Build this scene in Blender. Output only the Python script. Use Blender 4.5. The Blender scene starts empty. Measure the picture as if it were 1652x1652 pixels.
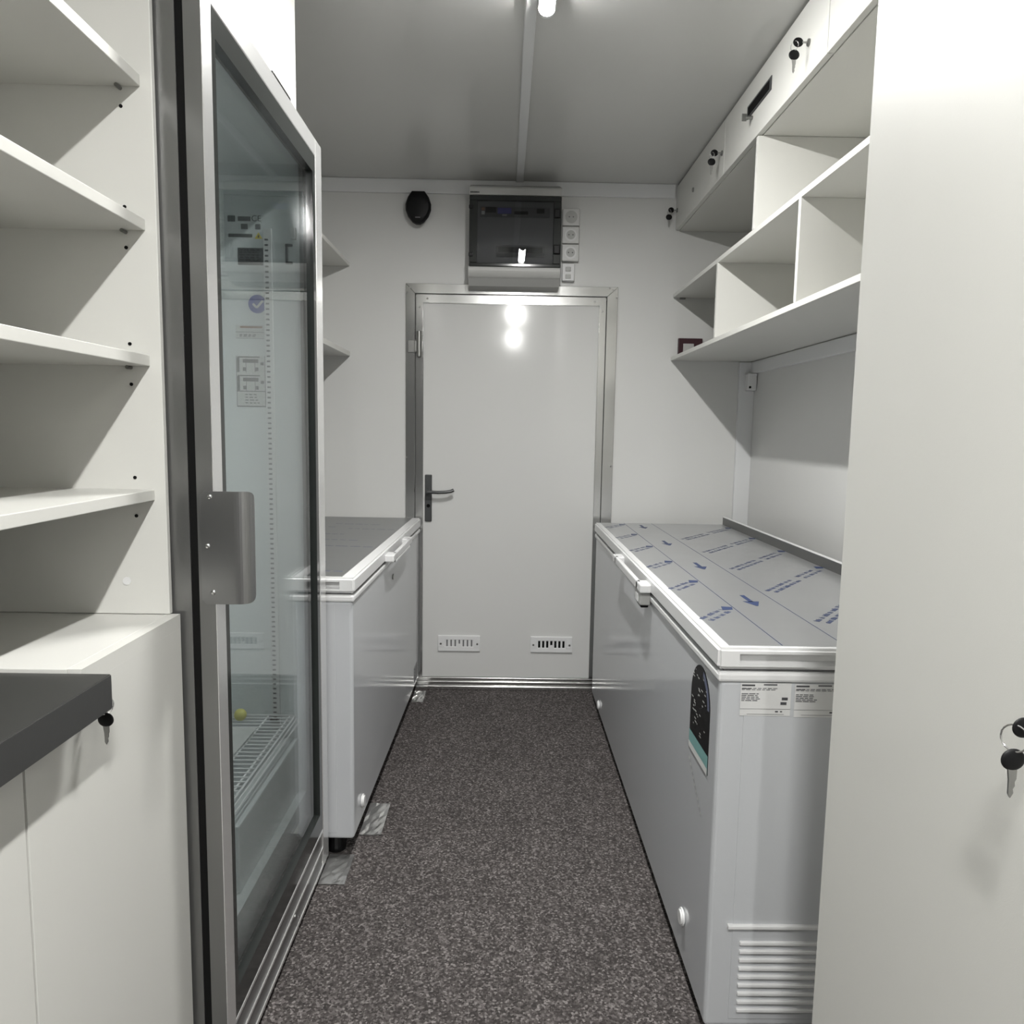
import bpy, bmesh, math, random
from mathutils import Vector, Matrix
random.seed(7)
S = bpy.context.scene
COL = S.collection
D = 3.69      # far wall
H = 2.497     # ceiling
XR = 1.22     # right wall
XL = -1.13    # left wall
YB = -3.0     # near end behind the camera, left open to cut bounced light

# ------------------------------------------------------------------ materials
MATS = {}
def mat(name, col, rough=.5, metal=0., spec=.5, bump=None, var=0., vscale=6., coat=0., aniso=None):
    if name in MATS: return MATS[name]
    m = bpy.data.materials.new(name); m.use_nodes = True
    nt = m.node_tree; N = nt.nodes; L = nt.links
    b = N['Principled BSDF']
    b.inputs['Base Color'].default_value = (*col, 1)
    b.inputs['Roughness'].default_value = rough
    b.inputs['Metallic'].default_value = metal
    b.inputs['Specular IOR Level'].default_value = spec
    b.inputs['Coat Weight'].default_value = coat
    b.inputs['Coat Roughness'].default_value = .08
    tc = N.new('ShaderNodeTexCoord')
    if var > 0:
        n = N.new('ShaderNodeTexNoise'); n.inputs['Scale'].default_value = vscale; n.inputs['Detail'].default_value = 3
        L.new(tc.outputs['Object'], n.inputs['Vector'])
        mr = N.new('ShaderNodeMapRange'); mr.inputs['To Min'].default_value = 1 - var; mr.inputs['To Max'].default_value = 1 + var
        L.new(n.outputs['Fac'], mr.inputs['Value'])
        vm = N.new('ShaderNodeVectorMath'); vm.operation = 'SCALE'
        vm.inputs[0].default_value = col
        L.new(mr.outputs['Result'], vm.inputs['Scale']); L.new(vm.outputs['Vector'], b.inputs['Base Color'])
    if bump:
        sc, st, stretch = bump
        mp = N.new('ShaderNodeMapping'); mp.inputs['Scale'].default_value = stretch
        L.new(tc.outputs['Object'], mp.inputs['Vector'])
        n2 = N.new('ShaderNodeTexNoise'); n2.inputs['Scale'].default_value = sc; n2.inputs['Detail'].default_value = 2
        L.new(mp.outputs['Vector'], n2.inputs['Vector'])
        bp = N.new('ShaderNodeBump'); bp.inputs['Strength'].default_value = st; bp.inputs['Distance'].default_value = .002
        L.new(n2.outputs['Fac'], bp.inputs['Height']); L.new(bp.outputs['Normal'], b.inputs['Normal'])
    MATS[name] = m
    return m

def glassmat(name, tint, r0=.045, rough=.0):
    m = bpy.data.materials.new(name); m.use_nodes = True
    nt = m.node_tree; N = nt.nodes; L = nt.links
    N.remove(N['Principled BSDF'])
    out = N['Material Output']
    tr = N.new('ShaderNodeBsdfTransparent'); tr.inputs['Color'].default_value = (*tint, 1)
    gl = N.new('ShaderNodeBsdfGlossy'); gl.inputs['Roughness'].default_value = rough
    lw = N.new('ShaderNodeLayerWeight'); lw.inputs['Blend'].default_value = .5
    pw = N.new('ShaderNodeMath'); pw.operation = 'POWER'; pw.inputs[1].default_value = 5
    L.new(lw.outputs['Facing'], pw.inputs[0])
    ma = N.new('ShaderNodeMath'); ma.operation = 'MULTIPLY_ADD'; ma.inputs[1].default_value = 1 - r0; ma.inputs[2].default_value = r0
    L.new(pw.outputs[0], ma.inputs[0])
    mx = N.new('ShaderNodeMixShader')
    L.new(ma.outputs[0], mx.inputs['Fac']); L.new(tr.outputs[0], mx.inputs[1]); L.new(gl.outputs[0], mx.inputs[2])
    L.new(mx.outputs[0], out.inputs['Surface'])
    return m

def carpetmat():
    m = bpy.data.materials.new('speckled_carpet'); m.use_nodes = True
    nt = m.node_tree; N = nt.nodes; L = nt.links; b = N['Principled BSDF']
    tc = N.new('ShaderNodeTexCoord')
    v = N.new('ShaderNodeTexVoronoi'); v.inputs['Scale'].default_value = 200
    L.new(tc.outputs['Object'], v.inputs['Vector'])
    sp = N.new('ShaderNodeSeparateColor'); L.new(v.outputs['Color'], sp.inputs[0])
    cr = N.new('ShaderNodeValToRGB'); e = cr.color_ramp.elements
    e[0].position = 0; e[0].color = (.026, .023, .022, 1)
    e[1].position = 1; e[1].color = (.19, .174, .17, 1)
    for p, c in ((.35, (.046, .0405, .039)), (.65, (.074, .066, .064)), (.85, (.112, .101, .099))):
        q = e.new(p); q.color = (*c, 1)
    L.new(sp.outputs[0], cr.inputs['Fac'])
    n = N.new('ShaderNodeTexNoise'); n.inputs['Scale'].default_value = 7; n.inputs['Detail'].default_value = 3
    L.new(tc.outputs['Object'], n.inputs['Vector'])
    mr = N.new('ShaderNodeMapRange'); mr.inputs['To Min'].default_value = .8; mr.inputs['To Max'].default_value = 1.2
    L.new(n.outputs['Fac'], mr.inputs['Value'])
    vm = N.new('ShaderNodeVectorMath'); vm.operation = 'SCALE'
    L.new(cr.outputs['Color'], vm.inputs[0]); L.new(mr.outputs['Result'], vm.inputs['Scale'])
    L.new(vm.outputs['Vector'], b.inputs['Base Color'])
    b.inputs['Roughness'].default_value = .9; b.inputs['Specular IOR Level'].default_value = .2
    bp = N.new('ShaderNodeBump'); bp.inputs['Strength'].default_value = .5; bp.inputs['Distance'].default_value = .003
    L.new(sp.outputs[1], bp.inputs['Height']); L.new(bp.outputs['Normal'], b.inputs['Normal'])
    return m

def emitmat(name, col, st):
    m = bpy.data.materials.new(name); m.use_nodes = True
    b = m.node_tree.nodes['Principled BSDF']
    b.inputs['Base Color'].default_value = (.9, .9, .9, 1)
    b.inputs['Emission Color'].default_value = (*col, 1); b.inputs['Emission Strength'].default_value = st
    return m

def film2():
    return mat('filmed_steel_dull', (.26, .265, .265), .36, .75, bump=(5, .25, (1, 3, 1)), var=.06, vscale=3)
def filmmat():
    """brushed stainless sheet under a thin clear protective film"""
    m = mat('filmed_steel', (.50, .505, .51), .34, .75, bump=(5, .25, (1, 3, 1)), var=.06, vscale=3)
    return m

LAM = mat('white_laminate', (.56, .557, .530), .42, bump=(900, .05, (1, 1, 1)), var=.01)
WALL = mat('white_wall_panel', (.575, .575, .564), .28, bump=(1.6, .12, (1, 1, 1)), var=.015, vscale=2)
CEIL = mat('white_ceiling_panel', (.54, .54, .526), .22, bump=(1.2, .1, (1, 1, 1)))
TRIM = mat('grey_white_trim', (.62, .625, .63), .35)
DOORW = mat('white_door_skin', (.57, .57, .56), .10, bump=(2.6, .8, (1, .2, .8)), var=.012, vscale=3)
ALU = mat('satin_aluminium', (.80, .80, .795), .22, .76, bump=(60, .08, (40, 40, 1)), var=.04)
ALUD = mat('door_frame_aluminium', (.60, .60, .59), .17, .95, bump=(2.0, .1, (1, 1, 1)), var=.03)
STEEL = mat('grey_stainless', (.25, .25, .247), .33, .85, bump=(80, .06, (40, 40, 1)), var=.05)
STEELP = mat('handle_steel', (.28, .28, .28), .30, .9, bump=(90, .05, (40, 40, 1)))
WORK = mat('dark_brushed_steel', (.17, .17, .167), .38, .9, bump=(120, .08, (40, 1, 1)), var=.06)
FILM = filmmat(); FILM_D = film2()
FRZ = mat('white_freezer_enamel', (.45, .46, .476), .13, var=.008, vscale=2, bump=(3, .05, (1, 1, 1)))
PLA = mat('white_plastic', (0.64, 0.64, 0.64), .3)
LINER = mat('fridge_liner', (.66, .685, .69), .35)
BLK = mat('black_plastic', (.004, .004, .0045), .45, spec=.22)
BLKM = mat('black_matte', (.006, .006, .006), .8, spec=.1)
DGREY = mat('dark_grey_plastic', (.045, .047, .048), .4)
MGREY = mat('mid_grey_plastic', (.16, .16, .165), .4)
LGREY = mat('light_grey_plastic', (0.39, 0.39, 0.378), .4)
CHROME = mat('bright_metal', (.75, .75, .75), .2, 1.)
WIRE = mat('white_coated_wire', (.85, .85, .85), .35)
BEAD = mat('black_seal', (.022, .024, .023), .12, spec=.4)
KEYM = mat('key_metal', (.36, .36, .35), .28, .95)
IRON = mat('grey_metal', (.25, .25, .24), .35, .9)
INK = mat('label_ink', (.05, .05, .055), .6)
INKG = mat('label_grey', (.10, .105, .108), .6)
BLUE = mat('print_blue', (.028, .045, .115), .5)
BLUEG = mat('print_grey_blue', (.10, .115, .18), .5)
PAPER = mat('label_paper', (0.562, 0.562, 0.554), .55)
BLUEST = mat('sticker_blue', (.025, .05, .33), .4)
TEAL = mat('sticker_teal', (.17, .34, .33), .4)
YEL = mat('yellow_green', (.62, .58, .16), .45)
YELW = mat('warning_yellow', (.75, .6, .05), .5)
BROWN = mat('label_brown', (.28, .15, .09), .6)
MAROON = mat('dark_maroon', (.03, .006, .01), .4)
DISPB = mat('display_blue', (.03, .03, .30), .3)
FOIL = mat('scuffed_aluminium_plate', (.55, .55, .54), .3, .85, bump=(26, .9, (1, 1, 1)), var=.25, vscale=30)
GLASS = glassmat('clear_glass', (.965, .978, .978), .035)
SMOKE = glassmat('smoked_cover', (.66, .665, .67), .045)
CARPET = carpetmat()
LED = emitmat('led_diffuser', (1.0, .995, .97), 190.)

# ------------------------------------------------------------------ mesh builder
ORG = {}
class MB:
    def __init__(s): s.bm = bmesh.new()
    def _merge(s, t, mi):
        bmesh.ops.recalc_face_normals(t, faces=t.faces)
        for f in t.faces: f.material_index = mi
        me = bpy.data.meshes.new('t'); t.to_mesh(me); t.free(); s.bm.from_mesh(me); bpy.data.meshes.remove(me)
    def box(s, x0, x1, y0, y1, z0, z1, bev=0., seg=2, mi=0):
        x0, x1 = sorted((x0, x1)); y0, y1 = sorted((y0, y1)); z0, z1 = sorted((z0, z1))
        t = bmesh.new()
        bmesh.ops.create_cube(t, size=1)
        for v in t.verts:
            v.co = Vector(((x0+x1)/2+v.co.x*(x1-x0), (y0+y1)/2+v.co.y*(y1-y0), (z0+z1)/2+v.co.z*(z1-z0)))
        if bev > 0:
            bev = min(bev, .45*min(x1-x0, y1-y0, z1-z0))
            bmesh.ops.bevel(t, geom=list(t.edges), offset=bev, segments=seg, affect='EDGES', profile=.5)
        s._merge(t, mi); return s
    def cyl(s, p0, p1, r, r2=None, n=24, bev=0., mi=0):
        p0 = Vector(p0); p1 = Vector(p1); d = p1-p0
        t = bmesh.new()
        bmesh.ops.create_cone(t, cap_ends=True, segments=n, radius1=r, radius2=r if r2 is None else r2, depth=d.length)
        if bev > 0:
            es = [e for e in t.edges if any(len(f.verts) > 4 for f in e.link_faces)]
            bmesh.ops.bevel(t, geom=es, offset=bev, segments=2, affect='EDGES')
        q = Vector((0, 0, 1)).rotation_difference(d.normalized()).to_matrix().to_4x4()
        bmesh.ops.transform(t, matrix=Matrix.Translation((p0+p1)/2) @ q, verts=t.verts)
        s._merge(t, mi); return s
    def sph(s, c, r, sc=(1, 1, 1), n=20, mi=0):
        t = bmesh.new(); bmesh.ops.create_uvsphere(t, u_segments=n, v_segments=n//2+2, radius=r)
        for v in t.verts: v.co = Vector((c[0]+v.co.x*sc[0], c[1]+v.co.y*sc[1], c[2]+v.co.z*sc[2]))
        s._merge(t, mi); return s
    def tube(s, pts, r, n=8, closed=False, mi=0):
        t = bmesh.new(); P = [Vector(p) for p in pts]; k = len(P); rings = []
        for i, p in enumerate(P):
            a = P[i-1] if (i > 0 or closed) else P[i]; b = P[(i+1) % k] if (i < k-1 or closed) else P[i]
            d = (b-a).normalized(); up = Vector((0, 0, 1)) if abs(d.z) < .9 else Vector((1, 0, 0))
            u = d.cross(up).normalized(); w = d.cross(u)
            rings.append([t.verts.new(p+u*math.cos(j*2*math.pi/n)*r+w*math.sin(j*2*math.pi/n)*r) for j in range(n)])
        for i in range(k if closed else k-1):
            A, B = rings[i], rings[(i+1) % k]
            for j in range(n): t.faces.new((A[j], A[(j+1) % n], B[(j+1) % n], B[j]))
        if not closed: t.faces.new(rings[0]); t.faces.new(rings[-1])
        s._merge(t, mi); return s
    def prism(s, pts, axis, a0, a1, bev=0., mi=0):
        """pts: 2-d outline in the two other axes (in xyz order), extruded along axis"""
        def mk(p, a):
            c = list(p); c.insert(axis, a); return Vector(c)
        t = bmesh.new()
        A = [t.verts.new(mk(p, a0)) for p in pts]; B = [t.verts.new(mk(p, a1)) for p in pts]
        n = len(pts)
        t.faces.new(A); t.faces.new(list(reversed(B)))
        for i in range(n): t.faces.new((A[i], A[(i+1) % n], B[(i+1) % n], B[i]))
        if bev > 0: bmesh.ops.bevel(t, geom=list(t.edges), offset=bev, segments=2, affect='EDGES')
        s._merge(t, mi); return s
    def quad(s, *ps, mi=0):
        t = bmesh.new(); t.faces.new([t.verts.new(Vector(p)) for p in ps])
        for f in t.faces: f.material_index = mi
        me = bpy.data.meshes.new('t'); t.to_mesh(me); t.free(); s.bm.from_mesh(me); bpy.data.meshes.remove(me); return s
    def patch(s, o, u, v, a0, a1, b0, b1, mi=0):
        """flat rectangle in the plane o + a*u + b*v"""
        o = Vector(o); u = Vector(u); v = Vector(v)
        return s.quad(o+u*a0+v*b0, o+u*a1+v*b0, o+u*a1+v*b1, o+u*a0+v*b1, mi=mi)
    def build(s, name, mats, parent=None, smooth=False, kind=None):
        me = bpy.data.meshes.new(name)
        po = ORG.get(parent, Vector((0, 0, 0)))
        if s.bm.verts:
            lo = Vector([min(v.co[i] for v in s.bm.verts) for i in range(3)]); hi = Vector([max(v.co[i] for v in s.bm.verts) for i in range(3)])
            c = (lo+hi)/2
        else: c = Vector((0, 0, 0))
        for v in s.bm.verts: v.co -= c
        if smooth:
            for f in s.bm.faces: f.smooth = True
        s.bm.to_mesh(me); s.bm.free()
        for m in (mats if isinstance(mats, (list, tuple)) else [mats]): me.materials.append(m)
        o = bpy.data.objects.new(name, me); COL.objects.link(o)
        if parent is not None: o.parent = parent
        o.location = c-po; ORG[o] = c
        if kind: o['kind'] = kind
        if smooth:
            md = o.modifiers.new('es', 'EDGE_SPLIT'); md.split_angle = math.radians(35)
        return o

def tag(o, label, cat, group=None):
    o['label'] = label; o['category'] = cat
    if group: o['group'] = group
    return o
def thing(name, label, cat, loc, rotz=0., group=None, local=False):
    o = bpy.data.objects.new(name, None); o.empty_display_size = .05; COL.objects.link(o)
    o.location = loc; o.rotation_euler = (0, 0, rotz)
    ORG[o] = Vector((0, 0, 0)) if local else Vector(loc)
    return tag(o, label, cat, group)
def struct(name, mb, m): return mb.build(name, m, kind='structure')
def marks(mb, o, u, v, w, rows, h, gap, fill=.75, mi=0, mn=.006, mx=.02, sp=.004):
    """rows of small unreadable word-marks"""
    y = 0
    for r in range(rows):
        x = 0; lim = w*random.uniform(fill, 1)
        while x < lim-.002:
            l = min(random.uniform(mn, mx), lim-x)
            mb.patch(o, u, v, x, x+l, -y-h, -y, mi=mi); x += l+sp
        y += h+gap

# ------------------------------------------------------------------ camera
f_px, pitch, yaw, roll = 1199.838, .108418537, .012352357, -.0165161782
fw = Vector((math.sin(yaw)*math.cos(pitch), math.cos(yaw)*math.cos(pitch), -math.sin(pitch)))
rt = Vector((math.cos(yaw), -math.sin(yaw), 0)); dn = fw.cross(rt)
r2 = math.cos(roll)*rt+math.sin(roll)*dn; d2 = -math.sin(roll)*rt+math.cos(roll)*dn
cam = bpy.data.cameras.new('camera'); co = bpy.data.objects.new('camera', cam); COL.objects.link(co)
R = Matrix((r2, -d2, -fw)).transposed().to_4x4()
co.matrix_world = Matrix.Translation((0, 0, 1.316)) @ R
cam.sensor_width = 36; cam.sensor_fit = 'HORIZONTAL'; cam.lens = 36*f_px/1652; cam.clip_start = .02
S.camera = co

# ------------------------------------------------------------------ room shell
struct('floor', MB().box(XL-.1, XR+.1, YB-.1, D+.1, -.08, 0), CARPET)
struct('ceiling', MB().box(XL-.1, XR+.1, YB-.1, D+.1, H, H+.08), CEIL)
struct('wall_far', MB().box(XL-.1, -.44, D, D+.1, 0, H).box(.49, XR+.1, D, D+.1, 0, H).box(-.44, .49, D, D+.1, 1.968, H), WALL)
struct('wall_left', MB().box(XL-.1, XL, YB, D, 0, H), WALL)
struct('wall_right', MB().box(XR, XR+.1, YB, D, 0, H), WALL)
struct('trim_1', MB().box(.040, .074, YB, D-.012, H-.009, H+.001, .003), TRIM)
struct('trim_2', MB().box(XL, .80, D-.012, D+.001, 2.432, H-.0005, .003), TRIM)
struct('trim_3', MB().box(1.145, XR+.001, D-.022, D+.001, 0, 1.668, .003), TRIM)
struct('trim_4', MB().box(XR-.022, XR+.001, 1.09, D-.022, 1.612, 1.668, .003), TRIM)

# door in the far wall
dr = bpy.data.objects.new('door_1', None); COL.objects.link(dr); dr.location = (.03, D, 0); ORG[dr] = Vector(dr.location)
dr['kind'] = 'structure'
fr = MB()
yo = D-.010
fr.prism([(-.484, .0), (-.4385, .0), (-.4385, 1.968), (-.484, 2.015)], 1, yo, D+.05)
fr.prism([(.541, .0), (.488, .0), (.488, 1.968), (.541, 2.015)], 1, yo, D+.05)
fr.prism([(-.484, 2.015), (-.4385, 1.968), (.488, 1.968), (.541, 2.015)], 1, yo, D+.05)
bmesh.ops.bevel(fr.bm, geom=list(fr.bm.edges), offset=.0018, segments=1, affect='EDGES')
F = fr.build('door_frame', ALUD, dr)
for x, z in ((-.462, 1.995), (-.478, 1.972), (.518, 1.999), (.534, 1.965), (-.478, 1.18), (.53, 1.15), (.50, 2.008)):
    MB().cyl((x, yo-.0015, z), (x, yo+.001, z), .0045, n=12).build('screw', IRON, F)
lf = MB(); yl = D-.004
lf.prism([(-.436, .062), (-.399, .062), (-.399, 1.925), (-.436, 1.9655)], 1, yl, D+.045)
lf.prism([(.4855, .062), (.452, .062), (.452, 1.925), (.4855, 1.9655)], 1, yl, D+.045)
lf.prism([(-.436, 1.9655), (-.399, 1.925), (.452, 1.925), (.4855, 1.9655)], 1, yl, D+.045)
bmesh.ops.bevel(lf.bm, geom=list(lf.bm.edges), offset=.002, segments=2, affect='EDGES')
LE = lf.build('leaf_edge', ALUD, dr)
for x, z in ((-.38, 1.945), (-.418, 1.905), (.43, 1.944), (.468, 1.90)):
    MB().cyl((x, yl-.0015, z), (x, yl+.001, z), .0045, n=12).build('screw', IRON, LE)
MB().box(-.399, .452, D+.002, D+.04, .062, 1.925, .002).build('door_leaf', DOORW, dr)
th = MB().box(-.438, .487, D-.018, D+.05, 0, .022, .004).box(-.438, .487, D-.010, D+.05, .022, .043, .003).box(-.438, .487, D-.003, D+.05, .043, .061, .003)
th.build('threshold', ALUD, dr)
hg = MB().box(-.472, -.431, D-.016, D-.009, 1.687, 1.747, .002)
hg.box(-.442, -.404, D-.020, D-.004, 1.690, 1.744, .003)
hg.cyl((-.418, D-.018, 1.668), (-.418, D-.018, 1.790), .012, n=16, bev=.002).build('hinge', IRON, dr)
pl = MB().box(-.3885, -.354, D-.008, D+.003, .862, 1.095, .004).build('handle_plate', DGREY, dr)
MB().cyl((-.371, D-.006, 1.012), (-.371, D-.045, 1.012), .010, n=16).tube([(-.371, D-.045, 1.012), (-.32, D-.047, 1.010), (-.28, D-.046, 1.012), (-.258, D-.043, 1.016), (-.244, D-.038, 1.022)], .0085, n=10).build('lever', DGREY, pl, smooth=True)
MB().cyl((-.371, D-.009, .94), (-.371, D-.007, .94), .009, n=16).build('keyhole', BLKM, pl)
def door_vent(x0, x1, z0, z1, open_):
    v = MB(); y = D+.002
    v.box(x0, x1, y-.009, y, z1-.022, z1, .002); v.box(x0, x1, y-.009, y, z0, z0+.024, .002)
    v.box(x0, x0+.034, y-.009, y, z0+.02, z1-.02, .001); v.box(x1-.034, x1, y-.009, y, z0+.02, z1-.02, .001)
    k = 7; w = (x1-x0-.068)/(2*k)
    for i in range(k+1):
        xx = x0+.034+i*2*w-w*.5
        v.box(max(xx, x0+.03), min(xx+w*(.9 if open_ else 1.25), x1-.03), y-.008, y-.001, z0+.022, z1-.02)
    V = v.build('air_vent', PLA, dr)
    MB().box(x0+.03, x1-.03, y-.004, y-.001, z0+.018, z1-.018).build('vent_backing', BLKM if open_ else MGREY, V)
    MB().cyl(((x0+x1)/2, y-.010, z0+.026), ((x0+x1)/2, y-.006, z0+.026), .013, n=18).build('vent_knob', PLA, V)
    for x in (x0+.014, x1-.014): MB().cyl((x, y-.0105, (z0+z1)/2-.002), (x, y-.008, (z0+z1)/2-.002), .005, n=12).build('screw', IRON, V)
door_vent(-.319, -.106, .199, .280, False)
door_vent(.151, .363, .198, .280, True)

# ------------------------------------------------------------------ ceiling lamps
def lamp(x, y, ln, r, label):
    t = thing('ceiling_lamp', label, 'ceiling light', (x, y, H-.05), group='LED strip lights on the ceiling')
    h = MB().box(x-r-.004, x+r+.004, y-ln/2-.012, y+ln/2+.012, H-.018, H, .002)
    for e in (-1, 1): h.cyl((x, y+e*(ln/2+.010), H-.018), (x, y+e*ln/2, H-.018), r+.003, n=24)
    h.build('lamp_housing', PLA, t)
    pts = [(x+r*math.cos(a), H-.0182+r*math.sin(a)*.2) for a in [math.pi+i*math.pi/10 for i in range(11)]]
    MB().prism(pts, 1, y-ln/2, y+ln/2).build('diffuser', LED, t)
lamp(.100, 2.00, .38, .020, 'LED strip light on the ceiling over the aisle beside the glass fridge')
lamp(.100, -.17, .56, .020, 'LED strip light on the ceiling between the left shelving and the tall cabinet')
lamp(.100, -2.20, .56, .020, 'LED strip light on the ceiling at the near end of the room')

# ------------------------------------------------------------------ keys
def keyset(x, y, z, s, label, k=1.0, grp=None, o=.012):
    """keys in a lock on a face x=const; s = direction out of the face"""
    t = thing('key_ring', label, 'keys', (x, y, z), group=grp)
    MB().cyl((x, y, z), (x+s*(o+.002), y, z), .0028, n=10).build('key_blade', KEYM, t)
    xc = x+s*(o+.0105*k)
    MB().sph((xc, y, z), .0112*k, (1, .2, .9), 20).build('key_bow', BLK, t, smooth=True)
    xr = x+s*(o+.018*k); rr = .0125; cz = z-rr*.8
    pts = [(xr+math.cos(a)*rr*.55*s, y+math.cos(a)*rr*.7, cz+math.sin(a)*rr) for a in [i*2*math.pi/20 for i in range(20)]]
    MB().tube(pts, .0009, n=6, closed=True).build('ring', CHROME, t, smooth=True)
    zb = cz-rr-.008*k
    MB().sph((xr, y, zb), .0118*k, (1, .25, .92), 20).build('key_bow', BLK, t, smooth=True)
    w = .0044*k
    bl = MB().prism([(xr-w, zb-.009*k), (xr+w, zb-.009*k), (xr+w, zb-.019*k), (xr+w*.7, zb-.022*k), (xr+w*.8, zb-.026*k), (xr+w*.4, zb-.029*k), (xr+w*.6, zb-.033*k), (xr, zb-.038*k), (xr-w*.5, zb-.034*k), (xr-w*.6, zb-.02*k)], 1, y-.001, y+.001)
    bl.build('key_blade', KEYM, t)
    return t

# ------------------------------------------------------------------ left: base cabinet, worktop, shelving
FX = -.573
bc = thing('base_cabinet', 'white low base cabinet with plain doors below the left shelving', 'cabinet', (-.85, .6, 0))
MB().box(XL+.002, FX-.020, -.55, 1.308, .06, .955, .001).build('carcass', LAM, bc)
MB().box(XL+.002, FX-.06, -.55, 1.308, 0, .06).build('plinth', MGREY, bc)
tb = MB().box(XL+.002, FX-.020, .9945, 1.308, .955, .982, .001)
MB().box(FX-.019, FX, .9945, 1.306, .957, .982).build('front_strip', LAM, bc)
tb.build('top_board', LAM, bc)
for a, b in ((.866, 1.306), (.42, .862), (-.03, .416)):
    MB().box(FX-.019, FX, a, b, .065, .957, .0012 if b < 1 else .0003).build('door', LAM, bc)
MB().cyl((FX-.001, 1.005, .937), (FX+.003, 1.005, .937), .009, n=18, bev=.001).build('lock', CHROME, bc)
wt = tag(MB().prism([(XL+.003, .978), (-.530, .978), (-.530, .929), (-.541, .929), (-.541, .962), (XL+.003, .962)], 1, -.56, .990, .0015).build('worktop', WORK), 'dark brushed steel worktop with folded front edge at lower left', 'worktop')
keyset(FX+.003, 1.005, .937, 1, 'black headed key on a ring hanging at the corner of the steel worktop', k=.95, o=.004)

PY = 1.2985
SX = -.607
su = thing('shelving_unit', 'tall white open shelving unit on the left of the glass fridge', 'shelves', (-.87, .85, .983))
z0 = .983
MB().box(XL+.002, -.588, PY, PY+.0115, z0, H-.002, .001).build('side_panel', LAM, su)
MB().box(XL+.002, -.588, .300, .3165, z0, H-.002, .001).build('side_panel', LAM, su)
MB().box(XL+.002, XL+.012, .3165, PY, z0, H-.002).build('back_panel', LAM, su)
for zb in (1.186, 1.416, 1.640, 1.869, 2.10, 2.32):
    MB().box(XL+.012, SX, .3165, PY-.0003, zb, zb+.0185, .0012).build('shelf', LAM, su)
for zz in (1.838, 1.678, 1.612, 1.453, 1.385, 1.225, 1.158, 2.07, 1.91):
    MB().cyl((-.640, PY-.0012, zz), (-.640, PY+.001, zz), .0030, n=12).build('pin_hole', BLKM, su)
for zb in (1.869, 1.640, 1.416):
    MB().cyl((-.640, PY-.014, zb-.003), (-.640, PY+.001, zb-.003), .0032, n=10).build('shelf_pin', IRON, su)
MB().cyl((-.661, PY-.0015, 1.042), (-.661, PY+.001, 1.042), .007, n=18).build('cover_cap', PLA, su)

# ------------------------------------------------------------------ glass door fridge
GX = -.512; GN = 1.3195; GF = 2.136; GT = 2.078
fg = thing('display_fridge', 'tall display fridge with a glass door and steel frame', 'fridge', (-.83, 1.73, 0))
BX = -.556
sh = MB()
sh.box(XL+.01, BX, GN+.0115, GN+.03, .02, GT).box(XL+.01, BX, GF-.018, GF, .02, GT).box(XL+.01, BX, GN+.03, GF-.018, GT-.02, GT)
sh.box(XL+.01, XL+.028, GN+.03, GF-.018, .02, GT-.02).box(XL+.01, BX, GN+.03, GF-.018, .02, .12)
sh.build('outer_shell', STEEL, fg)
MB().box(-.593, BX, GN-.003, GN+.0112, .02, GT).build('front_post', STEEL, fg)
li = MB(); ln, lfz = 1.362, 2.068
li.box(XL+.028, BX-.001, GN+.03, ln, .12, GT-.02).box(XL+.028, BX-.001, lfz, GF-.018, .12, GT-.02)
li.box(XL+.028, XL+.06, ln, lfz, .12, GT-.02).box(XL+.06, BX-.001, ln, lfz, 2.01, GT-.02).box(XL+.06, BX-.001, ln, lfz, .12, .27)
li.build('inner_liner', LINER, fg)
MB().box(-.628, -.577, 1.575, lfz-.006, .27, .43, .004).build('interior_step', LINER, fg)
MB().box(XL+.05, BX-.03, GN+.04, GF-.03, .0, .02).build('plinth', BLKM, fg)
g = MB()
g.box(BX, BX+.014, GN-.001, GN+.03, .035, GT-.003).box(BX, BX+.014, GF-.03, GF-.001, .035, GT-.003).box(BX, BX+.014, GN+.03, GF-.03, GT-.035, GT-.003).box(BX, BX+.014, GN+.03, GF-.03, .035, .07)
g.build('door_gasket', BLKM, fg)
DX = BX+.014
# door
d = MB(); bv = .003
MB().box(DX, GX-.0013, GN-.003, GN+.008, .030, GT).build('edge_profile', STEEL, fg)
d.box(DX, GX-.0012, GN+.0082, GN+.040, .030, GT).box(GX-.0012, GX, GN-.003, GN+.040, .030, GT)
d.box(DX, GX, GF-.066, GF, .030, GT, bv)
d.box(DX, GX, GN+.040, GF-.066, GT-.046, GT, bv)
MB().box(DX, GX-.004, GN+.0403, GF-.0663, .030, .148).build('bottom_rail', STEEL, fg)  # darker steel than the frame, standing in for the dark floor it mirrors
d.box(GX-.004, GX, GN+.040, GF-.066, .140, .149, .0015).box(GX-.004, GX, GN+.040, GF-.066, .086, .094, .0015).box(GX-.004, GX, GN+.040, GF-.066, .030, .040, .0015)
DF = d.build('door_frame', ALU, fg)
MB().cyl((GX-.001, 1.80, .062), (GX+.003, 1.80, .062), .006, n=14).build('screw', CHROME, DF)
b = MB()
b.box(DX+.004, GX-.0015, GN+.040, GN+.062, .149, GT-.046).box(DX+.004, GX-.0015, GF-.092, GF-.066, .149, GT-.046)
b.box(DX+.004, GX-.0015, GN+.062, GF-.092, GT-.092, GT-.046).box(DX+.004, GX-.0015, GN+.062, GF-.092, .149, .205)
b.build('glazing_bead', BEAD, fg)
MB().box(GX-.016, GX-.011, GN+.056, GF-.086, .199, GT-.086).build('glass_pane', GLASS, fg)
MB().box(GX-.027, GX-.023, GN+.056, GF-.086, .199, GT-.086).build('glass_pane', GLASS, fg)
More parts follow.
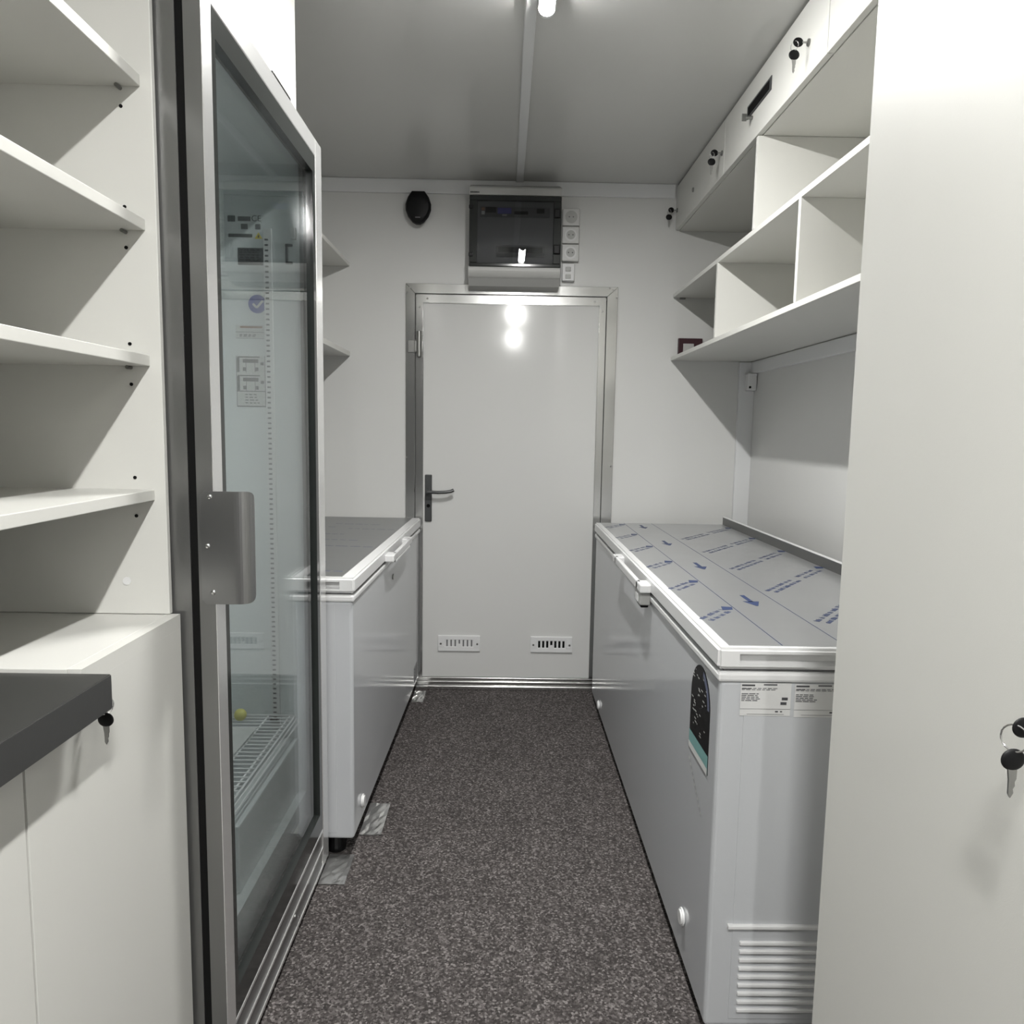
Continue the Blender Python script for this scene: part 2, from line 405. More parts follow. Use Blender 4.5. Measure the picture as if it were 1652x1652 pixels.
# bent pull handle on the door edge
hm = bmesh.new(); path = []
for i in range(9): path.append((-.536+i*.0075, GN-.0045))
cx, cy, rr = -.476, GN-.0045+.022, .022
for i in range(1, 13):
    a = -math.pi/2+i*(math.pi*.62)/12; path.append((cx+rr*1.2*math.cos(a), cy+rr*math.sin(a)))
sl = [0.]
for i in range(1, len(path)): sl.append(sl[-1]+math.dist(path[i], path[i-1]))
tot = sl[-1]; rc = .028; rows = []
for (x, y), q in zip(path, sl):
    e = max(0, q-(tot-rc)); e2 = max(0, .008-q)
    cut = rc-math.sqrt(max(0, rc*rc-e*e)) + (.008-math.sqrt(max(0, .008**2-e2*e2)))
    top = 1.2015-cut; bot = .9985+cut
    rows.append([hm.verts.new((x, y, bot+(top-bot)*j/6)) for j in range(7)])
for A, B in zip(rows, rows[1:]):
    for j in range(6): hm.faces.new((A[j], B[j], B[j+1], A[j+1]))
hb = MB(); hb.bm.free(); hb.bm = hm
hd = hb.build('handle', STEELP, fg)
so = hd.modifiers.new('th', 'SOLIDIFY'); so.thickness = .003; so.offset = 0
for x, z in ((-.518, 1.192), (-.524, 1.104), (-.516, 1.020)):
    MB().sph((x, GN-.0065, z), .0048, (1, .55, 1), 12).build('screw', CHROME, hd, smooth=True)
# interior fittings
yw = lfz-.0006
def rail(xc, y0, y1, nface):
    r = MB().box(xc-.011, xc+.011, y0, y1, .46, 1.842, .001)
    for i in range(96):
        z = .49+i*.0139
        r.box(xc-.0065, xc+.0025, nface-.0004, nface+.0004, z, z+.0046, mi=1)
    return r.build('shelf_rail', [PLA, INK], fg)
rail(-.640, lfz-.010, lfz, lfz-.010)
rail(-1.00, lfz-.010, lfz, lfz-.010)
rail(-.640, ln, ln+.010, ln+.010)
ux, uz = (1, 0, 0), (0, 0, 1)
def lab(name, mats, fn):
    m = MB(); fn(m); return m.build(name, mats, fg)
def circ(m):
    m.cyl((-.672, yw+.0005, 1.646), (-.672, yw-.0006, 1.646), .0245, n=32)
    for a, b_ in (((-.684, 1.647), (-.674, 1.636)), ((-.674, 1.636), (-.657, 1.655))):
        dx, dz = b_[0]-a[0], b_[1]-a[1]; l = math.hypot(dx, dz); nx, nz = -dz/l*.003, dx/l*.003
        m.quad((a[0]-nx, yw-.0012, a[1]-nz), (b_[0]-nx, yw-.0012, b_[1]-nz), (b_[0]+nx, yw-.0012, b_[1]+nz), (a[0]+nx, yw-.0012, a[1]+nz), mi=1)
lab('blue_sticker', [BLUEST, PLA], circ)['label'] = 'round blue sticker with a white tick'
def l1(m):
    o = (-.732, yw, 1.590); m.patch(o, ux, uz, 0, .077, -.036, 0)
    o = (-.732, yw-.0006, 1.590); m.patch(o, ux, uz, .012, .072, -.008, -.003, mi=1); m.patch(o, ux, uz, 0, .077, -.0195, -.0185, mi=2)
    marks(m, (-.722, yw-.0006, 1.565), ux, uz, .055, 2, .0022, .0016, mi=2, mx=.012); m.patch(o, ux, uz, 0, .077, -.036, -.0352, mi=2)
lab('small_label', [PAPER, BROWN, INKG], l1)
def l2(m):
    o = (-.733, yw, 1.507); m.patch(o, ux, uz, 0, .079, -.137, 0)
    o = (-.733, yw-.0006, 1.507)
    for b0 in (0, -.050):
        m.patch(o, ux, uz, .004, .064, b0-.004, b0-.0008, mi=1); m.patch(o, ux, uz, .002, .009, b0-.043, b0-.004, mi=1)
        m.patch(o, ux, uz, .018, .060, b0-.018, b0-.008, mi=1)
        for a in (.018, .052): m.patch(o, ux, uz, a, a+.008, b0-.040, b0-.030, mi=1)
        m.patch(o, ux, uz, .066, .075, b0-.024, b0-.016, mi=1)
        for a in (.026, .050): m.patch(o, ux, uz, a, a+.0014, b0-.044, b0-.006, mi=1)
    m.patch(o, ux, uz, 0, .079, -.0955, -.0935, mi=1); m.patch(o, ux, uz, 0, .079, -.137, -.134, mi=1)
    for a in (0, .0776): m.patch(o, ux, uz, a, a+.0014, -.137, 0, mi=1)
    marks(m, (-.710, yw-.0006, 1.405), ux, uz, .04, 4, .0026, .005, mi=1, mx=.012)
lab('loading_label', [PAPER, INKG], l2)
def l3(m):
    o = (-.722, yw, 1.793); m.patch(o, ux, uz, 0, .074, -.045, 0)
    marks(m, (-.716, yw-.0006, 1.789), ux, uz, .062, 6, .003, .0036, mi=1, mx=.016)
lab('dark_label', [INKG, INK], l3)
def l4(m):
    m.patch((-.746, yw, 1.832), ux, uz, 0, .064, -.012, -.003, mi=0)
    m.quad((-.676, yw, 1.817), (-.655, yw, 1.817), (-.6655, yw, 1.834), mi=1)
    m.quad((-.668, yw-.0006, 1.820), (-.663, yw-.0006, 1.820), (-.6655, yw-.0006, 1.829), mi=0)
    m.patch((-.747, yw, 1.876), ux, uz, 0, .020, -.016, 0, mi=0)
    m.patch((-.720, yw, 1.874), ux, uz, 0, .034, -.012, 0, mi=2)
    m.patch((-.712, yw, 1.855), ux, uz, 0, .018, -.014, 0, mi=2); m.patch((-.674, yw, 1.855), ux, uz, 0, .014, -.014, 0, mi=2)
lab('warning_label', [INKG, YELW, MGREY], l4)
cu = bpy.data.curves.new('ce', 'FONT'); cu.body = 'CE'; cu.size = .022
to = bpy.data.objects.new('ce', cu); COL.objects.link(to)
bpy.context.view_layer.update()
tm = bpy.data.meshes.new_from_object(to.evaluated_get(bpy.context.evaluated_depsgraph_get())); bpy.data.objects.remove(to)
tm.materials.clear(); tm.materials.append(INKG)
ce = bpy.data.objects.new('approval_mark', tm); COL.objects.link(ce); ce.parent = fg
ce.rotation_euler = (math.pi/2, 0, 0); ce.location = Vector((-.684, yw-.0006, 1.862))-ORG[fg]
MB().box(-.577, -.563, lfz-.016, lfz, 1.815, 1.845, .002).build('door_switch', PLA, fg)
MB().box(-.592, -.575, lfz-.010, lfz, 1.798, 1.803).box(-.592, -.588, lfz-.010, lfz, 1.755, 1.798).box(-.592, -.575, lfz-.010, lfz, 1.752, 1.757).build('switch_bracket', DGREY, fg)

# rack and things in the fridge
rk = thing('wire_rack', 'white wire rack near the bottom of the glass fridge', 'rack', (-.8, 1.72, .497))
w = MB()
for y in [ln+.016+i*.0225 for i in range(31)]: w.tube([(-1.06, y, .500), (-.585, y, .500)], .0016, n=6)
w.build('wires', WIRE, rk)
fm = MB()
for x in (-1.06, -.66, -.600, -.585): fm.tube([(x, ln+.006, .4965), (x, lfz-.012, .4965)], .0026, n=8)
fm.tube([(-.575, ln+.006, .478), (-.575, lfz-.012, .478)], .0026, n=8).tube([(-.580, ln+.006, .488), (-.580, lfz-.012, .488)], .0022, n=8)
for y in (ln+.006, lfz-.012): fm.tube([(-1.06, y, .4965), (-.585, y, .4965), (-.575, y, .478)], .0026, n=8)
fm.build('frame', WIRE, rk)
for y in (ln+.02, lfz-.028):
    for x in (-.652, -1.0): MB().box(x, x+.022, y, y+.012, .484, .4935, .001).build('shelf_clip', DGREY, rk)
pp = MB(); pts = [(-.845, 1.66), (-.665, 1.62), (-.650, 1.93), (-.83, 1.95)]
pp.quad(*[(x, y, .5028+(.012 if i == 2 else .0)) for i, (x, y) in enumerate(pts)])
pa = tag(pp.build('paper_sheet', PAPER), 'white sheet of paper lying on the wire rack in the fridge', 'paper')
pa.modifiers.new('th', 'SOLIDIFY').thickness = .0008
tag(MB().sph((-.722, 2.005, .5185), .0168, (1, 1, 1), 24).build('ball', YEL, smooth=True), 'small yellow green ball lying on the wire rack in the fridge', 'ball')

# cabinet above the fridge
oc = thing('overhead_cabinet', 'white overhead cabinet above the glass fridge', 'cabinet', (-.84, 1.7, 2.085))
MB().box(XL+.002, -.580, 1.332, 2.071, 2.085, H-.001, .001).build('carcass', LAM, oc)
MB().box(-.5795, -.561, 1.334, 2.071, 2.086, H-.008, .001).build('door', LAM, oc)
hp = MB().box(-.5625, -.556, 1.855, 2.005, 2.118, 2.150, .003).build('pull', BLK, oc)
MB().box(-.558, -.5552, 1.885, 1.975, 2.130, 2.140).build('pull_recess', BLKM, hp)

# ------------------------------------------------------------------ chest freezers
def freezer(x, y, rz, s, L, dep, zb, label, sheet_in, up, extras, film_fn=None):
    t = thing('chest_freezer', label, 'freezer', (x, y, 0), rz, 'chest freezers along both walls', local=True)
    B = lambda m, u0, u1, *a, **k: m.box(s*u0, s*u1, *a, **k)
    body = B(MB(), 0, dep, 0, L, zb, .812, .010, seg=3)
    B(body, .052, dep-.04, -.0012, .01, zb+.02, .800, .001)
    bd = body.build('body', FRZ, t)
    B(MB(), -.006, dep+.006, -.006, L+.006,   .808, .829, .006, seg=2).build('top_rim', PLA, t)
    B(MB(), .008, dep-.006, .008, L-.006, .827, .838).build('lid_gasket', MGREY, t)
    # lid with finger recess in its near end
    z0, z1 = .836, .881; u0, u1, y0, y1 = -.008, dep+.008, -.008, L+.008
    ru0, ru1, rz0, rz1, rd = .036, .34, .845, .869, .022
    m = MB(); bm = m.bm
    V = lambda u, yy, z: bm.verts.new((s*u, yy, z))
    o = [V(u0, y0, z0), V(u1, y0, z0), V(u1, y0, z1), V(u0, y0, z1)]
    i_ = [V(ru0, y0, rz0), V(ru1, y0, rz0), V(ru1, y0, rz1), V(ru0, y0, rz1)]
    k_ = [V(ru0+.004, y0+rd, rz0+.004), V(ru1-.004, y0+rd, rz0+.004), V(ru1-.004, y0+rd, rz1-.001), V(ru0+.004, y0+rd, rz1-.001)]
    q = [V(u0, y1, z0), V(u1, y1, z0), V(u1, y1, z1), V(u0, y1, z1)]
    for a in range(4):
        b = (a+1) % 4
        bm.faces.new((o[a], o[b], i_[b], i_[a])); bm.faces.new((i_[a], i_[b], k_[b], k_[a])); bm.faces.new((o[a], q[a], q[b], o[b]))
    bm.faces.new(k_); bm.faces.new(q)
    bmesh.ops.recalc_face_normals(bm, faces=bm.faces)
    so = set(o+q)
    es = [e for e in bm.edges if e.verts[0] in so and e.verts[1] in so]
    bmesh.ops.bevel(bm, geom=es, offset=.006, segments=3, affect='EDGES')
    ld = m.build('lid', PLA, t)
    # steel sheet under protective film
    sx0, sx1 = sheet_in, dep-.05
    shm = B(MB(), sx0, sx1, .010, L-.008, .8795, .8822)
    if up:
        us = B(MB(), sx1, sx1+.003, .010, L-.008, .880, .917, .0008).build('upstand', WORK, t)  # same sheet bent up; dark reflection put into its colour
        B(MB(), sx1-.001, sx1+.010, .010, L-.008, .917, .921, .001).build('upstand_edge', PLA, us)
    if film_fn: film_fn(shm, s)
    ss = shm.build('steel_sheet', [FILM if up else FILM_D, BLUE, BLUEG], t)
    # handle
    hy0, hy1 = extras['handle']
    h = MB()
    B(h, -.040, -.006, hy0, hy0+.075, .838, .864, .004); B(h, -.040, -.006, hy1-.075, hy1, .838, .864, .004)
    B(h, -.040, -.026, hy0+.05, hy1-.05, .838, .864, .004)
    hd = h.build('lid_handle', PLA, t)
    if extras.get('lock'):
        lk = B(MB(), -.036, -.002, hy0+.02, hy0+.115, .796, .840, .005).build('lock', LGREY, t)
        B(MB(), -.0375, -.035, hy0+.048, hy0+.088, .802, .826, .004).build('lock_face', PLA, lk)
        B(MB(), -.030, -.006, hy0+.035, hy0+.10, .786, .796, .003).build('lock_barrel', BLK, lk)
    else:
        MB().cyl((0, (hy0+hy1)/2-.02, .742), (-s*.003, (hy0+hy1)/2-.02, .742), .011, n=18).build('keyhole', IRON, t)
        B(MB(), -.040, -.030, hy0+.06, hy1-.06, .828, .838, .003).build('grip_lip', PLA, hd)
    for yy, zz in extras['caps']:
        m = MB().cyl((s*.002, yy, zz), (-s*.010, yy, zz), .021, n=26, bev=.004).build('drain_cap', PLA, t)
    if extras.get('grille'):
        y_, z_ = extras['grille']
        gm = MB()
        for k in range(5): B(gm, -.0035, .001, y_-.05, y_+.05, z_+k*.015, z_+k*.015+.008)
        B(gm, -.0012, .001, y_-.055, y_+.055, z_-.006, z_+.074)
        gm.build('grille', MGREY, t)
    for yy in (.07, L-.07):
        for u in (.07, dep-.07): MB().cyl((s*u, yy, 0), (s*u, yy, zb+.003), .028, n=18).build('foot', BLK, t)
    return t, ss

def film(m, s, L, lines, arrows, txt, marks_, mi):
    """printed guide lines, arrows and tiny text of the protective film"""
    z = .88235
    for u in lines: m.quad((s*u-.0013, .012, z), (s*u+.0013, .012, z), (s*u+.0013, L-.01, z), (s*u-.0013, L-.01, z), mi=mi)
    for ya, u in arrows:
        m.quad((s*(u-.0065), ya+.125, z), (s*(u+.0065), ya+.125, z), (s*(u+.0065), ya+.045, z), (s*(u-.0065), ya+.045, z), mi=mi)
        m.quad((s*(u-.022), ya+.052, z), (s*(u+.022), ya+.052, z), (s*(u+.003), ya, z), (s*(u-.003), ya, z), mi=mi)
    for (u0, y0, u1, y1, rows) in txt:
        dirv = Vector((s*(u1-u0), y1-y0, 0)); l = dirv.length; dirv.normalize(); nv = Vector((-dirv.y, dirv.x, 0))*s
        for r in range(rows):
            x = 0
            while x < l*.98:
                q = min(random.uniform(.012, .045), l-x); yy = -r*.024; c = x
                while c < x+q:
                    k = random.uniform(.003, .0055)
                    m.patch((s*u0, y0, z), dirv, nv, c, c+k, yy, yy+random.choice((.010, .012, .014)), mi=mi); c += k+.0016
                x += q+.012
    for u, yy in marks_:
        m.quad(*[(s*(u+a), yy+b, z+.0001) for a, b in ((-.014, -.020), (.014, -.012), (.020, .016), (-.006, .022))], mi=mi)

RY = 1.488; RL = 2.085; RXF = .455
def right_film(m, s):
    txt = []; mk = []
    for k in range(6):
        y = 1.711-RY+.335*k
        txt.append((.022, y, .096, y+.096, 2)); mk.append((.108, y+.112))
        yr = 1.70-RY+.335*k
        if yr+.22 < RL-.05: txt.append((.292, yr, .43, yr+.175, 2))
        if yr+.42 < RL-.02: txt.append((.46, yr+.215, .565, yr+.345, 2)); mk.append((.592, yr+.385))
    film(m, s, RL, (.130, .264), [(1.85-RY-.50+.505*k, .198) for k in range(1, 5)], txt, mk, 1)
rf, rs = freezer(RXF, RY, 0, 1, RL, .66, .03, 'long white chest freezer with blue printed film on its lid along the right wall', .018, True,
    dict(handle=(.70, 1.27), lock=True, caps=[(.205, .145), (1.80, .075)]), right_film)
# arch sticker on the front face
a = MB(); xf = -.0008
yc, hw, zt, zbm = 1.627-RY, .080, .795, .575
pts = []
for i in range(25):
    th_ = math.pi*i/24; pts.append((yc+hw*math.cos(th_), zt-.085+.085*math.sin(th_)))
a.prism(pts+[(yc-hw, zbm), (yc+hw, zbm)], 0, xf, .002)
def P_(y0, y1, z0, z1, mi, e=.0014): a.quad((-e, y0, z0), (-e, y1, z0), (-e, y1, z1), (-e, y0, z1), mi=mi)
P_(yc-hw, yc+hw, zbm, .618, 1); P_(yc-hw, yc+hw, zbm, .590, 2, .0020)
for i in range(16):
    t0 = math.pi*(.03+.38*i/16); t1 = math.pi*(.03+.38*(i+1)/16)
    a.quad(*[(-.0020, yc-r_*math.cos(q), zt-.085+r_*1.06*math.sin(q)) for r_, q in ((hw*.80, t0), (hw*.98, t0), (hw*.98, t1), (hw*.80, t1))], mi=3)
random.seed(3)
for i in range(34):
    yy = yc+random.uniform(-.055, .055); zz = random.uniform(.63, .775); l = random.uniform(.004, .016)
    a.quad((-.0020, yy, zz), (-.0020, yy+l, zz), (-.0020, yy+l, zz+.003), (-.0020, yy, zz+.003), mi=4)
a.build('arch_sticker', [BLK, TEAL, PAPER, BLUEG, LGREY], rf)['label'] = 'tall arched black and teal sticker'
m = MB()
for i in range(9): m.quad((-.0008, yc+.075-i*.014, .545-i*.010), (-.0008, yc+.066-i*.014, .545-i*.010), (-.0008, yc+.066-i*.014, .552-i*.010), (-.0008, yc+.075-i*.014, .552-i*.010))
m.build('faint_print', LGREY, rf)
# rating labels on the near end
def rating(u0, u1, zt, zb, sd):
    random.seed(sd)
    m = MB(); y = -.0022
    m.quad((u0, y, zb), (u1, y, zb), (u1, y, zt), (u0, y, zt))
    y -= .0006; W = u1-u0
    def q(a0, a1, b0, b1): m.quad((u0+a0*W, y, zt-b0), (u0+a1*W, y, zt-b0), (u0+a1*W, y, zt-b1), (u0+a0*W, y, zt-b1), mi=1)
    q(.02, .28, .003, .0065); q(.02, .2, .011, .0125); q(.45, .72, .002, .0045)
    marks(m, (u0+.02*W, y, zt-.0105), (1, 0, 0), (0, 0, 1), W*.9, 2, .0012, .0018, mi=1, mx=.01, sp=.0025)
    marks(m, (u0+.02*W, y, zt-.022), (1, 0, 0), (0, 0, 1), W*.42, 5, .0016, .0020, mi=1, mx=.014, sp=.002)
    q(.82, .94, .030, .036); q(.80, .92, .040, .046)
    q(0, 1, .0550, .0556); q(.14, .88, .066, .0667); q(.70, .76, .059, .062); q(.80, .84, .059, .062)
    m.build('rating_label', [PAPER, INK], rf)
rating(.043, .148, .806, .736, 1); rating(.156, .262, .805, .734, 2)
m = MB().box(.040, .62, -.009, .003, .263, .272, .002)
for k in range(9): m.box(.068, .62, -.007, .003, .225-k*.0195, .233-k*.0195, .0018)
m.build('louvre_panel', PLA, rf)

LY = 2.152; LLn = 1.50; LXF = -.4385
def left_film(m, s):
    random.seed(11)
    txt = [(.05+.09*(k % 3), .08+.16*k, .25+.09*(k % 3), .10+.16*k, 1) for k in range(8)]+[(.32, .10+.2*k, .52, .12+.2*k, 1) for k in range(6)]
    film(m, s, LLn, (), [], txt, [], 2)
freezer(LXF, LY, -.0165, -1, LLn, .62, .07, 'shorter white chest freezer with a plain lid handle along the left wall', .032, False,
    dict(handle=(.50, .98), caps=[(.115, .135)], grille=(LLn-.11, .10)), left_film)

# scuffed plates on the floor
def plate(x0, x1, y0, y1, label):
    m = MB()
    n, k = 6, 8; t = bmesh.new(); g_ = []
    for i in range(n+1):
        g_.append([t.verts.new((x0+(x1-x0)*i/n, y0+(y1-y0)*j/k, .0035+random.uniform(-.0012, .0022))) for j in range(k+1)])
    for i in range(n):
        for j in range(k): t.faces.new((g_[i][j], g_[i+1][j], g_[i+1][j+1], g_[i][j+1]))
    m.bm.free(); m.bm = t
    o = m.build('floor_plate', FOIL); o.modifiers.new('th', 'SOLIDIFY').thickness = .002
    tag(o, label, 'plate', 'scuffed metal plates by the left freezer')
plate(-.520, -.443, 2.030, 2.180, 'scuffed metal plate on the carpet between the fridge and the left freezer')
plate(-.452, -.381, 2.296, 2.500, 'scuffed metal plate sticking out under the near drain cap of left freezer')
plate(-.430, -.374, 3.490, 3.640, 'scuffed metal plate on the carpet at the far end of left freezer')

# ------------------------------------------------------------------ left wall shelves by the far wall
tag(MB().box(XL+.001, -.755, 2.20, D-.001, 2.090, 2.108, .001).build('wall_shelf', LAM), 'upper white wall shelf above the left freezer', 'shelf', 'wall shelves above the left freezer')
tag(MB().box(XL+.001, -.755, 2.20, D-.001, 1.665, 1.688, .001).build('wall_shelf', LAM), 'lower white wall shelf above the left freezer', 'shelf', 'wall shelves above the left freezer')

# ------------------------------------------------------------------ far wall: speaker, distribution box, sockets
sp = thing('speaker', 'small black egg shaped speaker on the far wall', 'speaker', (-.420, D, 2.352))
prof = [(-.030, .078), (.030, .078), (.050, .050), (.061, .018), (.060, -.010), (.048, -.040), (.026, -.066), (.010, -.075), (-.010, -.075), (-.026, -.066), (-.048, -.040), (-.060, -.010), (-.061, .018), (-.050, .050)]
t = bmesh.new(); rings = []
for yy, sc in ((0, .72), (-.02, .9), (-.045, 1.0), (-.060, .95), (-.068, .82), (-.071, .5)):
    rings.append([t.verts.new((-.420+x*sc, D+yy, 2.352+z*sc)) for x, z in prof])
for A, B in zip(rings, rings[1:]):
    for j in range(len(prof)): t.faces.new((A[j], A[(j+1) % len(prof)], B[(j+1) % len(prof)], B[j]))
t.faces.new(rings[0]); t.faces.new(rings[-1]); bmesh.ops.recalc_face_normals(t, faces=t.faces)
m = MB(); m.bm.free(); m.bm = t; so = m.build('housing', BLK, sp, smooth=True)
MB().sph((-.420, D-.0655, 2.362),   .046, (1, .12, 1.1), 20).build('grille', BLK, sp, smooth=True)
MB().box(-.432, -.408, D-.0725, D-.066, 2.303, 2.307, .001).build('badge', MGREY, sp)

eb = thing('distribution_box', 'wall mounted fuse box with a smoked cover above the door', 'fuse box', (.036, D, 2.02))
YF = 3.535
x0, x1 = -.174, .248
bd = MB()
bd.prism([(D-.0005, 2.478), (YF+.004, 2.425), (YF, 2.418), (YF, 2.388), (YF+.02, 2.384), (YF+.02, 2.075), (D-.0005, 2.075)], 0, x0, x1)
bd.build('case', LGREY, eb)
prf = [(D-.0005, 2.073), (YF+.004, 2.073)]
for i in range(7):
    a_ = i/6*math.pi*.5; prf.append((YF+.002+.02*(1-math.cos(a_)), 2.062-.040*math.sin(a_)))
prf += [(YF+.06, 1.992), (D-.0005, 1.985)]
bd = MB().prism(prf, 0, x0-.004, x1); bd.build('lower_cover', LGREY, eb)
rc_ = MB()
for b_ in ((x0, x1, 2.363, 2.384), (x0, x1, 2.069, 2.085), (x0, x0+.037, 2.085, 2.363), (x1-.036, x1, 2.085, 2.363)):
    rc_.box(b_[0], b_[1], YF-.003, YF+.018, b_[2], b_[3], .003)
rc_.build('cover_frame', BEAD, eb)
MB().box(x0+.036, x1-.035, YF+.000, YF+.005, 2.084, 2.364).build('smoked_window', SMOKE, eb)
MB().box(x0+.03, x1-.03, YF+.0145, YF+.0195, 2.08, 2.37).build('inner_panel', MGREY, eb)
rw = MB().box(-.125, .195, YF+.0115, YF+.0142, 2.293, 2.338, .001).build('module_row', INKG, eb)
mm = MB()
mm.box(-.100, -.052, YF+.009, YF+.0115, 2.312, 2.336); mm.build('module', BLKM, eb)
mm = MB().box(-.045, .018, YF+.0085, YF+.0115, 2.308, 2.334, .003).box(-.024, -.002, YF+.0085, YF+.0115, 2.299, 2.305, mi=1); mm.build('display', [DISPB, LGREY], eb)
MB().box(.032, .095, YF+.009, YF+.0115, 2.306, 2.320).build('module', BLKM, eb); MB().box(.135, .170, YF+.009, YF+.0115, 2.312, 2.332).build('module', BLKM, eb)
mm = MB().box(-.119, -.104, YF+.0085, YF+.0115, 2.321, 2.334, mi=0).box(-.119, -.104, YF+.0085, YF+.0115, 2.303, 2.318, mi=1); mm.build('indicator', [BROWN, PAPER], eb)
mm = MB().box(-.05, .175, YF+.0115, YF+.0142, 2.115, 2.168, .001).box(-.04, .165, YF+.0095, YF+.012, 2.135, 2.160, mi=1); mm.build('module_row', [INKG, BLK], eb)
for z in (2.332, 2.121):
    MB().box(x0-.002, x0+.018, YF-.009, YF-.001, z-.009, z+.009, .003).build('hinge', BLK, eb)
for z in (2.310, 2.150):
    MB().box(x1-.035, x1-.004, YF-.013, YF-.001, z-.022, z+.020, .005).build('latch', BLK, eb)
mm = MB(); marks(mm, (x0+.004, YF-.0006, 2.401), (1, 0, 0), (0, 0, 1), .045, 1, .006, .002, mi=0, mn=.005, mx=.008, sp=.0015); mm.build('maker_mark', BLK, eb)

for z0_, z1_, nm, lb in ((2.292, 2.372, 0, 'topmost round socket unit on the right side of the fuse box'), (2.210, 2.289, 1, 'middle round socket unit on the right side of the fuse box'), (2.128, 2.207, 1, 'lowest round socket unit on the right side of the fuse box')):
    t = thing('wall_socket', lb, 'socket', (.30, D, z0_), group='sockets beside the fuse box')
    xm = .304; zc = (z0_+z1_)/2
    MB().box(.263, .345, D-.028, D-.0005, z0_, z1_, .005, seg=3).build('plate', WALL, t)
    MB().cyl((xm, D-.026, zc), (xm, D-.0292, zc), .029, n=32, bev=.001).build('socket_face', PLA if nm else LGREY, t)
    m = MB().cyl((xm, D-.0290, zc), (xm, D-.0296, zc), .021, n=28)
    m.build('recess', LGREY, t)
    m = MB()
    for dx in (-.0095, .0095): m.cyl((xm+dx, D-.0292, zc), (xm+dx, D-.0302, zc), .003, n=10)
    m.build('pin_hole', INK, t)
t = thing('light_switch', 'small white switch under the sockets beside the fuse box', 'switch', (.298, D, 2.04))
MB().box(.266, .326, D-.030, D-.0005, 2.036, 2.118, .004).build('plate', PLA, t)
for z in (2.056, 2.090): MB().box(.282, .308, D-.034, D-.028, z-.010, z+.010, .002).build('rocker', LGREY, t)

# ------------------------------------------------------------------ right: overhead locker, pigeonholes, tall cabinet
TX = .50; TY = 1.076
ol = thing('overhead_locker', 'long white overhead locker with keys along the right ceiling edge', 'cabinet', (1.0, 2.4, 2.283))
LX = .808
MB().box(LX+.019, XR-.002, TY+.004, D-.002, 2.283, H-.001, .001).build('carcass', LAM, ol)
ORGD = []
for a_, b_ in ((TY+.006, 2.00), (2.003, 2.900), (2.903, D-.004)):
    ORGD.append(MB().box(LX, LX+.0185, a_, b_, 2.286, H-.010, .0015).build('door', LAM, ol))
for ya, yb in ((2.41, 2.64), (1.62, 1.88)):
    p = MB().box(LX-.003, LX+.002, ya, yb, 2.375, 2.418, .004).build('pull', DGREY, ol)
    MB().box(LX-.0042, LX-.002, ya+.014, yb-.014, 2.382, 2.410, .001).build('pull_recess', BLKM, p)
for y in (2.93, 3.66, 2.125, 3.36): MB().cyl((LX+.002, y, 2.372), (LX-.005, y, 2.372), .0095, n=18, bev=.001).build('lock', IRON, ol)
keyset(LX-.005, 2.93, 2.372, -1, 'black keys in the locker lock beside the middle door seam', k=1.25, grp='keys in the overhead locker')
keyset(LX-.005, 3.66, 2.372, -1, 'black keys in the locker lock next to the far wall', k=1.25, grp='keys in the overhead locker')
keyset(LX-.005, 2.125, 2.372, -1, 'black keys in the locker lock nearest the tall right cabinet', k=1.25, grp='keys in the overhead locker')
kk = thing('padlock_key', 'small grey key in the locker below the black finger pull', 'key', (LX-.003, 2.585, 2.362), group='keys in the overhead locker')
MB().cyl((LX+.001, 2.585, 2.362), (LX-.022, 2.585, 2.362), .006, n=14).build('key_blade', IRON, kk)
MB().box(LX-.036, LX-.020, 2.5835, 2.5865, 2.350, 2.374, .001).build('key_bow', IRON, kk)

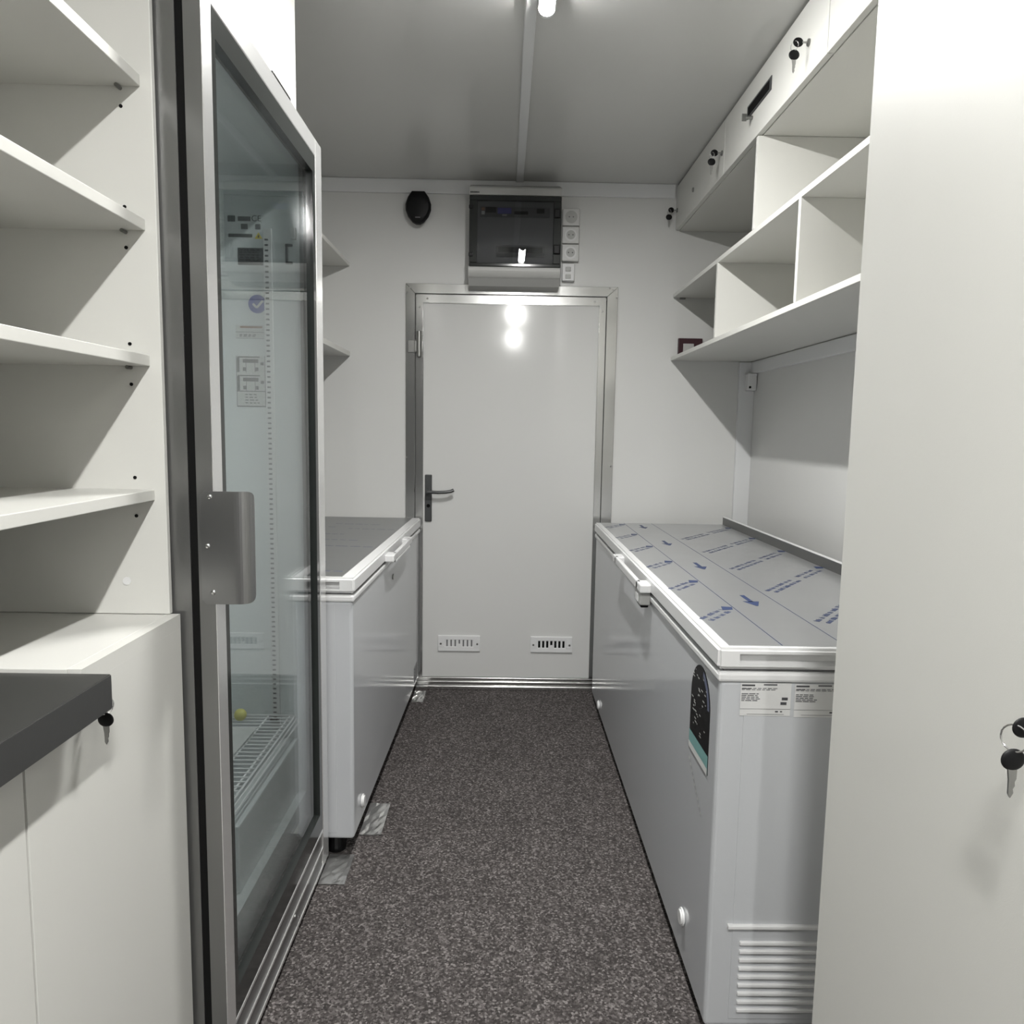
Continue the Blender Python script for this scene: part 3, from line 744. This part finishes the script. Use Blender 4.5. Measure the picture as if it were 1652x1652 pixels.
ph = thing('pigeonhole_shelf', 'white pigeonhole shelving along the right wall above the right freezer', 'shelves', (1.0, 2.4, 1.67))
PX = .81; PXb = XR-.014
MB().box(PXb, XR-.002, TY+.004, D-.002, 1.670, 2.282).build('back_panel', LAM, ph)
for zb in (1.671, 1.971): MB().box(PX, PXb, TY+.004, D-.002, zb, zb+.0175, .001).build('shelf', LAM, ph)
for y, za, zb_ in ((2.930, 1.6887, 1.9708), (2.125, 1.6887, 1.9708), (2.522, 1.9887, 2.282), (1.45, 1.6887, 1.9708)):
    MB().box(PX, PXb, y, y+.0175, za, zb_, .001).build('divider', LAM, ph)
MB().box(PX+.03, PX+.058, D-.014, D-.002, 1.962, 1.9705, .002).build('support_bracket', IRON, ph)
fc = thing('framed_card', 'small dark framed card on the low right shelf at the far wall', 'picture', (.90, 3.66, 1.6887))
MB().box(.840, .958, D-.018, D-.0025, 1.6887, 1.778, .003).build('frame', MAROON, fc)
MB().box(.864, .916, D-.0195, D-.017, 1.697, 1.752, .001).build('card', LGREY, fc)

jb = thing('junction_box', 'small white junction box high in the corner under the right shelf', 'electrical box', (1.18, D-.03, 1.53))
MB().box(1.172, 1.216, D-.068, D-.0225, 1.530, 1.606, .004).build('case', PLA, jb)
MB().box(1.169, 1.2162, D-.071, D-.0225, 1.600, 1.611, .003).build('cap', TRIM, jb)
MB().cyl((1.184, D-.0675, 1.545), (1.184, D-.0695, 1.545), .006, n=12).build('entry_hole', BLKM, jb)

tc = thing('tall_cabinet', 'tall plain white cabinet at the right edge in front of the freezer', 'cabinet', (.86, .5, 0))
MB().box(TX+.0195, XR-.002, -.05, TY-.0005, .0, H-.001, .001).build('carcass', LAM, tc)
MB().box(TX, TX+.019, .49, TY, .01, H-.006, .0015).build('door', LAM, tc)
MB().box(TX, TX+.019, -.05, .487, .01, H-.006, .0015).build('door', LAM, tc)
MB().cyl((TX+.001, .640, 1.058), (TX-.006, .640, 1.058), .009, n=18, bev=.001).build('lock', CHROME, tc)
keyset(TX-.006, .640, 1.058, -1, 'black headed key hanging from the lock of the tall right cabinet', k=.95)

# ------------------------------------------------------------------ world and colour
w_ = bpy.data.worlds.new('world'); S.world = w_; w_.use_nodes = True
w_.node_tree.nodes['Background'].inputs['Color'].default_value = (.5, .5, .5, 1)
w_.node_tree.nodes['Background'].inputs['Strength'].default_value = .02
vs = S.view_settings
vs.view_transform = 'Standard'; vs.look = 'None'; vs.gamma = 1; vs.use_curve_mapping = False
vs.exposure = 2.26
S.cycles.max_bounces = 12; S.cycles.diffuse_bounces = 8; S.cycles.glossy_bounces = 6; S.cycles.transparent_max_bounces = 16
S.cycles.use_denoising = True
S.cycles.sample_clamp_indirect = 6
